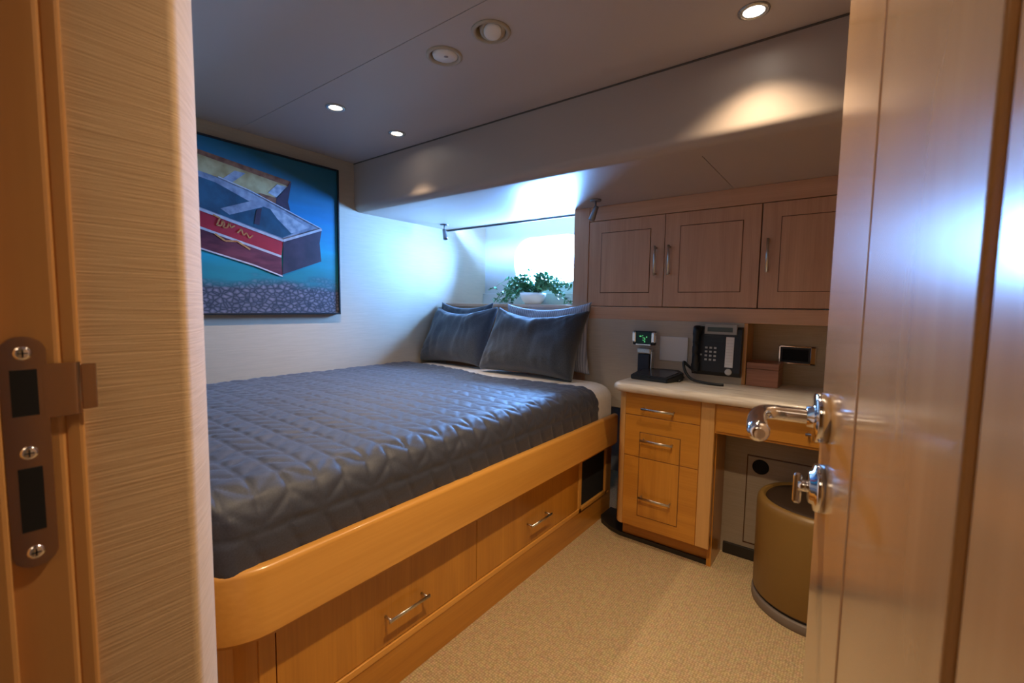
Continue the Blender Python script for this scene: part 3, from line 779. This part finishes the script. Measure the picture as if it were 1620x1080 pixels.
# dock with a small display
dk = thing('charging_dock', 'black charging dock with a small green display, at the left end of the countertop', 'dock', (-.80, 2.27, .806), rotz=0)
bm = B(); prism(bm, [(-.895, 2.19), (-.700, 2.165), (-.660, 2.300), (-.700, 2.345), (-.880, 2.330)], 'z', .8068, .826)
bmesh.ops.bevel(bm, geom=bm.edges[:], offset=.004, segments=2, affect='EDGES')
for v_ in bm.verts:
    if v_.co.z > .817: v_.co.z += (v_.co.y - 2.165) * .16
tray = obj('tray', bm, 'black', dk)
bm = B(); prism(bm, [(-.870, 2.205), (-.715, 2.185), (-.685, 2.290), (-.712, 2.318), (-.865, 2.305)], 'z', .826, .8285)
for v_ in bm.verts: v_.co.z += (v_.co.y - 2.165) * .16
obj('tray_mat', bm, plain('dark_glass_mat', (.03, .03, .038), .18), tray)
bm = B(); cyl(bm, (-.672, 2.25, .8065), (-.665, 2.31, .824), .006, 12); obj('side_arm', bm, 'black', dk)
bm = B(); box(bm, -.915 + .005, 2.315, .826, -.845, 2.350, .925, bev=.006, seg=3); obj('neck', bm, plain('dark_blue_plastic', (.012, .014, .03), .3), dk)
bm = B(); box(bm, -.916, 2.312, .925, -.839, 2.354, .955, bev=.008, seg=3); obj('collar', bm, 'steel', dk)
bm = B(); box(bm, -.838, 2.313, .85, -.833, 2.345, .94, bev=.001); obj('side_strip', bm, 'steel', dk)
hd_ = obj('display_head', bx(-.945, 2.325, .972, -.823, 2.352, 1.046, bev=.006, seg=3), 'black', dk)
bm = B(); box(bm, -.947, 2.318, .985, -.925, 2.345, 1.042, bev=.006, seg=3); box(bm, -.843, 2.318, .985, -.821, 2.345, 1.042, bev=.006, seg=3); box(bm, -.925, 2.319, .970, -.843, 2.344, .978, bev=.002)
obj('silver_ears', bm, 'chrome', hd_)
obj('screen', bx(-.924, 2.3225, .980, -.844, 2.326, 1.040, bev=.001), 'lcd', hd_)
bm = B()
for (x, z, w_, h_) in ((-.906, 1.018, .010, .006), (-.892, 1.021, .006, .003), (-.889, 1.010, .012, .003), (-.878, 1.004, .003, .012), (-.870, 1.015, .006, .006), (-.889, .998, .010, .003), (-.880, .990, .006, .006)):
    box(bm, x, 2.3215, z - h_ / 2, x + w_, 2.3226, z + h_ / 2)
obj('lit_digits', bm, 'lcdtext', hd_)

# ------------------------------------------------------------------ stool
st = thing('round_stool', 'round stool in olive gold leather with a dark seat, half under the desk', 'stool', (-.062, 2.085, 0))
S = (-.062, 2.078, 0)
bm = B(); lathe(bm, [(0, 0), (.214, 0), (.216, .004), (.216, .032), (.213, .036), (0, .036)], S, 64); obj('base_ring', bm, 'plinth', st)
bm = B(); lathe(bm, [(0, .036), (.204, .036), (.204, .048), (0, .048)], S, 64); obj('shadow_gap', bm, 'black', st)
bm = B(); lathe(bm, [(0, .048), (.210, .048), (.213, .054), (.214, .398), (.211, .416), (.203, .427), (.192, .430), (.186, .425), (.184, .417), (0, .417)], S, 64); obj('side_cover', bm, 'stool', st)
bm = B(); lathe(bm, [(0, .433), (.10, .432), (.16, .428), (.180, .423), (.1835, .418), (0, .417)], S, 64); obj('seat_pad', bm, 'stool_top', st)

# ------------------------------------------------------------------ painting
def YZ(bm, poly, lay, mi):
    x = XW + .0262 + lay * .0004
    f = bm.faces.new([bm.verts.new((x, y, z)) for y, z in poly]); f.material_index = mi
    f.normal_update()
    if f.normal.x < 0: f.normal_flip()
PT = {
'rim': [(0.429, 1.938), (1.287, 1.834), (1.268, 1.806), (0.429, 1.916)],
'cream': [(0.429, 1.924), (1.268, 1.806), (1.193, 1.728), (1.14, 1.728), (0.98, 1.757), (0.426, 1.851)],
'thwart1': [(0.942, 1.771), (1.0, 1.825), (1.051, 1.824), (0.98, 1.757)],
'stern': [(1.16, 1.749), (1.209, 1.803), (1.261, 1.801), (1.204, 1.734)],
'rimnear': [(1.114, 1.74), (1.204, 1.73), (1.199, 1.699), (1.127, 1.712)],
'transom1': [(1.204, 1.727), (1.287, 1.831), (1.266, 1.721), (1.277, 1.674), (1.199, 1.699)],
'grey': [(0.426, 1.854), (0.923, 1.775), (1.07, 1.737), (1.458, 1.601), (1.232, 1.503), (0.429, 1.711)],
'inner': [(0.428, 1.833), (0.911, 1.748), (1.062, 1.687), (1.192, 1.66), (1.295, 1.556), (1.229, 1.521), (0.43, 1.72)],
'thwart2': [(0.929, 1.627), (1.081, 1.693), (1.132, 1.67), (0.969, 1.602)],
'pale': [(1.165, 1.669), (1.247, 1.655), (1.378, 1.597), (1.28, 1.551), (1.204, 1.62)],
'shade': [(1.084, 1.575), (1.099, 1.65), (1.125, 1.662), (1.11, 1.572)],
'red': [(0.429, 1.711), (1.232, 1.503), (1.221, 1.423), (0.429, 1.634)],
'line': [(0.429, 1.635), (1.221, 1.425), (1.22, 1.413), (0.429, 1.624)],
'transom2': [(1.232, 1.504), (1.458, 1.595), (1.443, 1.517), (1.452, 1.412), (1.224, 1.322)],
'refl': [(0.429, 1.624), (1.22, 1.413), (1.224, 1.311), (1.078, 1.361), (0.428, 1.525)],
'line2': [(0.428, 1.528), (1.078, 1.365), (1.224, 1.316), (1.224, 1.309), (1.078, 1.357), (0.428, 1.522)],
's1': [(0.894, 1.59), (0.925, 1.579), (0.909, 1.542), (0.929, 1.542), (0.936, 1.568), (0.944, 1.554), (0.938, 1.534), (0.955, 1.536), (0.965, 1.56), (0.973, 1.539), (0.991, 1.551)],
's2': [(1.002, 1.517), (1.021, 1.539), (1.029, 1.508), (1.045, 1.523), (1.057, 1.498), (1.076, 1.514)],
}
def paint(name, c1, c2, scale=30, rough=.45, stretch=(1, 1, 1)):
    m, nt, b = new_mat(name); v = coords(nt, stretch); n = N(nt, 'ShaderNodeTexNoise'); n.inputs['Scale'].default_value = scale; n.inputs['Detail'].default_value = 5
    nt.links.new(v, n.inputs['Vector']); r = ramp(nt, [(.35, c1), (.65, c2)]); nt.links.new(n.outputs['Fac'], r.inputs['Fac']); nt.links.new(r.outputs['Color'], b.inputs['Base Color']); setin(b, Roughness=rough); return m
# painted water and pebble bed
m, nt, b = new_mat('painted_water')
tc = N(nt, 'ShaderNodeTexCoord'); sx = N(nt, 'ShaderNodeSeparateXYZ'); nt.links.new(tc.outputs['Object'], sx.inputs[0])
mz = N(nt, 'ShaderNodeMapRange'); mz.inputs['From Min'].default_value = 0; mz.inputs['From Max'].default_value = .87; nt.links.new(sx.outputs['Z'], mz.inputs['Value'])
nn = N(nt, 'ShaderNodeTexNoise'); nn.inputs['Scale'].default_value = 4; nn.inputs['Detail'].default_value = 4; mpn = N(nt, 'ShaderNodeMapping'); mpn.inputs['Scale'].default_value = (1, .6, 3); nt.links.new(tc.outputs['Object'], mpn.inputs[0]); nt.links.new(mpn.outputs[0], nn.inputs['Vector'])
ad = N(nt, 'ShaderNodeMath', operation='MULTIPLY_ADD'); ad.inputs[1].default_value = .30; nt.links.new(nn.outputs['Fac'], ad.inputs[0])
sb = N(nt, 'ShaderNodeMath', operation='SUBTRACT'); sb.inputs[1].default_value = .15; nt.links.new(mz.outputs[0], sb.inputs[0]); nt.links.new(sb.outputs[0], ad.inputs[2])
rw = ramp(nt, [(.05, (.02, .10, .13)), (.28, (.015, .24, .30)), (.42, (.006, .34, .50)), (.62, (.006, .20, .44)), (.75, (.01, .14, .27)), (.95, (.012, .13, .20))]); nt.links.new(ad.outputs[0], rw.inputs['Fac'])
vo = N(nt, 'ShaderNodeTexVoronoi'); vo.inputs['Scale'].default_value = 1; vo.inputs['Randomness'].default_value = 1; mpv = N(nt, 'ShaderNodeMapping'); mpv.inputs['Scale'].default_value = (5, 36, 50); nt.links.new(tc.outputs['Object'], mpv.inputs[0]); nt.links.new(mpv.outputs[0], vo.inputs['Vector'])
vo.feature = 'DISTANCE_TO_EDGE'
rp = ramp(nt, [(.0, (.02, .03, .05)), (.12, (.08, .09, .13)), (.45, (.24, .22, .29))]); nt.links.new(vo.outputs['Distance'], rp.inputs['Fac'])
ms = N(nt, 'ShaderNodeMapRange'); ms.inputs['From Min'].default_value = .22; ms.inputs['From Max'].default_value = .13; nt.links.new(ad.outputs[0], ms.inputs['Value'])
# the pebble bed rises to the left
mxc = N(nt, 'ShaderNodeMix'); mxc.data_type = 'RGBA'; nt.links.new(ms.outputs[0], mxc.inputs[0]); nt.links.new(rw.outputs[0], mxc.inputs[6]); nt.links.new(rp.outputs[0], mxc.inputs[7])
nt.links.new(mxc.outputs[2], b.inputs['Base Color']); setin(b, Roughness=.4)
pm = [m, paint('paint_wood_rim', (.16, .05, .025), (.30, .12, .06)), paint('paint_cream', (.34, .22, .08), (.52, .40, .20), 14),
      paint('paint_grey', (.16, .18, .24), (.34, .36, .44), 24), paint('paint_inner', (.01, .05, .09), (.02, .10, .17), 12), paint('paint_pale', (.22, .26, .33), (.46, .48, .54), 30),
      paint('paint_red', (.36, .008, .02), (.50, .015, .03), 8), paint('paint_white', (.45, .42, .46), (.62, .58, .6)), paint('paint_transom', (.02, .012, .03), (.055, .03, .06), 10),
      paint('paint_dark_red', (.07, .006, .02), (.18, .03, .05), 14, stretch=(1, .5, 2)), paint('paint_yellow', (.55, .14, .04), (.62, .34, .10))]
art = thing('painting', 'large framed painting of two moored rowboats on teal water over pebbles', 'painting', (XW, 1.0, 1.102))
PY0, PY1, PZa, PZb = .40, 1.572, 1.102, 1.964
bm = B(); box(bm, XW + .001, PY0 + .008, PZa + .008, XW + .026, PY1 - .008, PZb - .008)
for lay, (k, mi) in enumerate([('rim', 1), ('cream', 2), ('thwart1', 3), ('stern', 5), ('rimnear', 1), ('transom1', 8), ('grey', 3), ('pale', 5), ('inner', 4), ('pale', 5), ('thwart2', 3), ('shade', 8), ('red', 6), ('refl', 9), ('line', 7), ('line2', 7), ('transom2', 8)]):
    YZ(bm, PT[k], lay + 1, mi)
# gunwale highlight and painted lettering strokes as fine ribbons
def ribbon(pts, w_, lay, mi):
    for (a, b_) in zip(pts, pts[1:]):
        d = Vector((b_[0] - a[0], b_[1] - a[1])); L = d.length or 1; n_ = Vector((-d.y, d.x)) / L * w_
        YZ(bm, [(a[0] + n_.x, a[1] + n_.y), (b_[0] + n_.x, b_[1] + n_.y), (b_[0] - n_.x, b_[1] - n_.y), (a[0] - n_.x, a[1] - n_.y)], lay, mi)
ribbon([(.429, 1.713), (1.232, 1.506), (1.458, 1.598)], .0065, 19, 7)
ribbon([(.923, 1.777), (1.07, 1.740), (1.458, 1.601)], .0025, 19, 7)
ribbon(PT['s1'], .0035, 20, 10); ribbon(PT['s2'], .003, 20, 10)
ribbon([(.90, 1.50), (.945, 1.47), (1.0, 1.475), (1.06, 1.44)], .004, 20, 10)
obj('canvas', bm, pm, art)
bm = B(); f_ = .009
box(bm, XW + .001, PY0, PZa, XW + .036, PY0 + f_, PZb, bev=.001); box(bm, XW + .001, PY1 - f_, PZa, XW + .036, PY1, PZb, bev=.001)
box(bm, XW + .001, PY0, PZa, XW + .036, PY1, PZa + f_, bev=.001); box(bm, XW + .001, PY0, PZb - f_, XW + .036, PY1, PZb, bev=.001)
obj('frame', bm, 'black', art)

# ------------------------------------------------------------------ potted plant on the shelf
pl = thing('potted_plant', 'trailing green plant in a white bowl on the shelf below the porthole', 'plant', (-1.93, 2.80, 1.18))
bm = B(); lathe(bm, [(0, .002), (.045, 0), (.056, .004), (.084, .032), (.097, .064), (.100, .086), (.095, .087), (.091, .066), (.076, .036), (0, .02)], (-1.93, 2.80, 1.1805), 36); obj('bowl', bm, 'bowl', pl)
bm = B(); lathe(bm, [(0, 0), (.090, 0)], (-1.93, 2.80, 1.247), 24); bmesh.ops.recalc_face_normals(bm, faces=bm.faces[:]); obj('soil', bm, plain('soil', (.03, .02, .012), .9), pl)
bs, bl = B(), B(); random.seed(12)
def leaf(bm, p, d, L, W):
    d = d.normalized(); s = d.cross(Vector((random.uniform(-.5, .5), random.uniform(-.5, .5), 1))).normalized(); u_ = s.cross(d)
    pts = [p, p + d * L * .3 + s * W * .5, p + d * L * .7 + s * W * .42, p + d * L, p + d * L * .7 - s * W * .42, p + d * L * .3 - s * W * .5]
    c = p + d * L * .5 - u_ * W * .16
    for q_ in pts + [c]: q_.z = max(q_.z, 1.184)
    vs = [bm.verts.new(q_) for q_ in pts]; cv = bm.verts.new(c)
    for k in range(6): bm.faces.new((vs[k], vs[(k + 1) % 6], cv)).smooth = True
base = Vector((-1.93, 2.80, 1.25))
for k in range(64):
    ang = random.uniform(0, 2 * pi); side = random.choice((-1, -1, 1, 1, 1, -1))
    reach = random.uniform(.08, .34) * side; up = random.uniform(.02, .17) * (1.15 - abs(reach) * 1.6)
    dy = random.uniform(-.09, .06); drop = 0
    if side < 0: drop = random.uniform(0, .16) * abs(reach) / .3
    else: drop = random.uniform(-.03, .07) * abs(reach) / .3
    end = base + Vector((reach, dy, up * .75 - drop))
    end.z = max(end.z, 1.195)
    mid = base + Vector((reach * .45, dy * .5, up + .025))
    pp = smooth_path([base + Vector((random.uniform(-.03, .03), random.uniform(-.03, .03), -.01)), mid, end], 7)
    tube(bs, pp, .0014, 5)
    for q_ in pp[3:]:
        for _ in range(2):
            leaf(bl, q_ + Vector((random.uniform(-.006, .006),) * 3), Vector((random.uniform(-1, 1), random.uniform(-1, 1), random.uniform(-.5, .9))), random.uniform(.022, .040), random.uniform(.014, .024))
obj('stems', bs, 'stem', pl); obj('leaves', bl, 'leaf', pl)

# ------------------------------------------------------------------ reading spotlights under the soffit
def reading_light(x, y, aim, label):
    t = thing('reading_light', label, 'spotlight', (x, y, ZS), group='swivel reading spotlights')
    bm = B(); lathe(bm, [(0, 0), (.030, 0), (.030, -.006), (.026, -.009), (0, -.009)], (x, y, ZS), 28); obj('mount', bm, 'gun', t)
    bm = B(); cyl(bm, (x, y, ZS - .008), (x, y, ZS - .042), .005, 12); lathe(bm, [(0, -.009), (.006, -.006), (.009, 0), (.006, .006), (0, .009)], (x, y, ZS - .045), 16); obj('stem', bm, 'gun', t)
    a = Vector(aim).normalized(); c = Vector((x, y, ZS - .050))
    bm = B(); lathe(bm, [(0, -.030), (.010, -.030), (.0125, -.024), (.015, .010), (.0175, .038), (.0175, .048), (.0150, .048), (.0145, .040), (0, .040)], c + a * .012, 28, axis=a); obj('lamp_head', bm, 'gun', t)
    bm = B(); lathe(bm, [(0, .0412), (.0142, .0412)], c + a * .012, 20, axis=a); obj('lens', bm, plain('dark_lens', (.05, .05, .055), .1), t)
reading_light(-2.389, 2.326, (.35, -.12, -1), 'small silver swivel reading spotlight over the left side of the bed')
reading_light(-1.147, 2.243, (-.42, .08, -.9), 'small silver swivel reading spotlight beside the left wall cupboard')

# ------------------------------------------------------------------ ceiling fittings
names = ['recessed ceiling downlight nearest the picture wall and the seam, the left one of three', 'recessed ceiling downlight by the soffit above the bed, the middle one of three',
         'recessed ceiling downlight near the open door, the rightmost one of three', 'recessed ceiling downlight over the carpet just outside the view']
WARM = (1, .74, .47)
EN = [31, 22, 18, 50]
SZ = [112, 80, 112, 120]
for (x, y), lb_, e_, sz_ in zip(DL, names, EN, SZ):
    t = thing('downlight', lb_, 'ceiling light', (x, y, ZC), group='recessed downlights')
    bm = B(); lathe(bm, [(.0285, .050), (.0285, -.001), (.0300, -.0045), (.037, -.0055), (.0425, -.003), (.0430, .0), (.0300, .0005), (.0300, .050)], (x, y, ZC), 40); obj('trim_ring', bm, 'steel', t)
    bm = B(); lathe(bm, [(0, 0), (.0270, 0), (.0270, .004), (0, .004)], (x, y, ZC + .003), 30); obj('lens', bm, 'lamp', t)
    bm = B(); lathe(bm, [(.0270, .004), (.0295, .001)], (x, y, ZC), 30); obj('reflector', bm, 'chrome', t)
    ld = bpy.data.lights.new('downlight_beam', 'SPOT'); ld.energy = e_; ld.color = WARM; ld.spot_size = radians(sz_); ld.spot_blend = 1; ld.shadow_soft_size = .022
    lo = bpy.data.objects.new('downlight_beam', ld); COL.objects.link(lo); lo.location = (x, y, ZC - .008)
vl = ['round cream air vent near the middle of the ceiling, the one nearer the door', 'round cream air vent near the middle of the ceiling, the one nearer the bed']
for i, ((x, y), lb_) in enumerate(zip(VT, vl)):
    t = thing('air_vent', lb_, 'air vent', (x, y, ZC), group='round ceiling air vents')
    bm = B(); lathe(bm, [(.0485, .062), (.0485, .0), (.051, -.005), (.056, -.0065), (.0625, -.004), (.0635, .0), (.052, .0005), (.0493, .062)], (x, y, ZC), 48); obj('rim', bm, 'ringcream', t)
    bm = B(); lathe(bm, [(0, .060), (.049, .060), (.049, .064), (0, .064)], (x, y, ZC), 32); obj('recess_back', bm, 'void', t)
    tilt = Vector((.26, -.30, -1)) if i == 0 else Vector((-.05, .08, -1)); tilt.normalize()
    bm = B(); c = Vector((x + (.002 if i else .004), y + .003, ZC + (.010 if i else .014)))
    if i == 0:
        lathe(bm, [(.040, -.010), (.044, .0), (.042, .010), (.038, .016), (.033, .020), (.0295, .019), (.0295, .010)], c, 40, axis=tilt); obj('ball_collar', bm, 'ringcream', t)
        bm = B(); lathe(bm, [(0, .027), (.022, .0265), (.0285, .023), (.0290, .010), (0, .008)], c, 40, axis=tilt); obj('jet_disc', bm, 'jet', t)
    else:
        lathe(bm, [(0, .020), (.032, .019), (.042, .014), (.046, .004), (.042, -.008), (0, -.010)], c, 40, axis=tilt); d_ = obj('jet_disc', bm, 'jet', t)
        bm = B(); lathe(bm, [(0, .0225), (.007, .022), (.009, .018), (0, .017)], c + Vector((.016, -.012, 0)), 20, axis=tilt); obj('jet_knob', bm, plain('grey_knob', (.35, .33, .38), .4), d_)

# passage light behind the camera
for (x, y, e_) in ((-.20, -.60, 11),):
    t = thing('downlight', 'recessed ceiling downlight in the passage behind the camera', 'ceiling light', (x, y, ZC))
    bm = B(); lathe(bm, [(0, -.003), (.0240, -.003), (.0250, -.0045), (.037, -.0055), (.0425, -.003), (.0430, .0), (0, .0)], (x, y, ZC - .0005), 40); obj('trim_ring', bm, 'steel', t)
    bm = B(); lathe(bm, [(0, -.004), (.0235, -.004), (.0235, -.001), (0, -.001)], (x, y, ZC - .002), 30); obj('lens', bm, 'lamp', t)
    ld = bpy.data.lights.new('passage_beam', 'SPOT'); ld.energy = e_; ld.color = WARM; ld.spot_size = radians(150); ld.spot_blend = .8; ld.shadow_soft_size = .30
    lo = bpy.data.objects.new('passage_beam', ld); COL.objects.link(lo); lo.location = (x, y, ZC - .012)

# ------------------------------------------------------------------ daylight
wd = bpy.data.worlds.new('sky'); SC.world = wd; wd.use_nodes = True; nt = wd.node_tree; bg = nt.nodes['Background']
bg.inputs['Color'].default_value = (.19, .44, 1, 1); bg.inputs['Strength'].default_value = 128
pl_ = bpy.data.lights.new('porthole_portal', 'AREA'); pl_.shape = 'RECTANGLE'; pl_.size = PX1 - PX0; pl_.size_y = PZ1 - PZ0; pl_.cycles.is_portal = True
po = bpy.data.objects.new('porthole_portal', pl_); COL.objects.link(po); po.location = ((PX0 + PX1) / 2, YH + .09, (PZ0 + PZ1) / 2); po.rotation_euler = (radians(-90), 0, 0)

# ------------------------------------------------------------------ camera
Rm = [[0.79624, 0.6048, 0.01496], [0.05986, -0.05415, -0.99674], [-0.60201, 0.79454, -0.07932]]
cam = bpy.data.cameras.new('camera'); co = bpy.data.objects.new('camera', cam); COL.objects.link(co)
r_, d_, f_ = (Vector(v) for v in Rm)
mw = Matrix.Identity(4)
for i in range(3): mw[i][0] = r_[i]; mw[i][1] = -d_[i]; mw[i][2] = -f_[i]; mw[i][3] = (0, 0, 1.17)[i]
co.matrix_world = mw
cam.sensor_fit = 'HORIZONTAL'; cam.sensor_width = 36; cam.lens = 712.04 / 1620 * 36; cam.clip_start = .01; cam.dof.use_dof = True; cam.dof.focus_distance = 2.3; cam.dof.aperture_fstop = 9.0
SC.camera = co

vs = SC.view_settings; vs.view_transform = 'Standard'; vs.look = 'None'; vs.gamma = 1; vs.exposure = .9; vs.use_curve_mapping = False
cy = SC.cycles; cy.use_denoising = True; cy.max_bounces = 10; cy.diffuse_bounces = 5; cy.glossy_bounces = 5; cy.sample_clamp_indirect = 6; cy.caustics_reflective = False; cy.caustics_refractive = False; cy.blur_glossy = .5
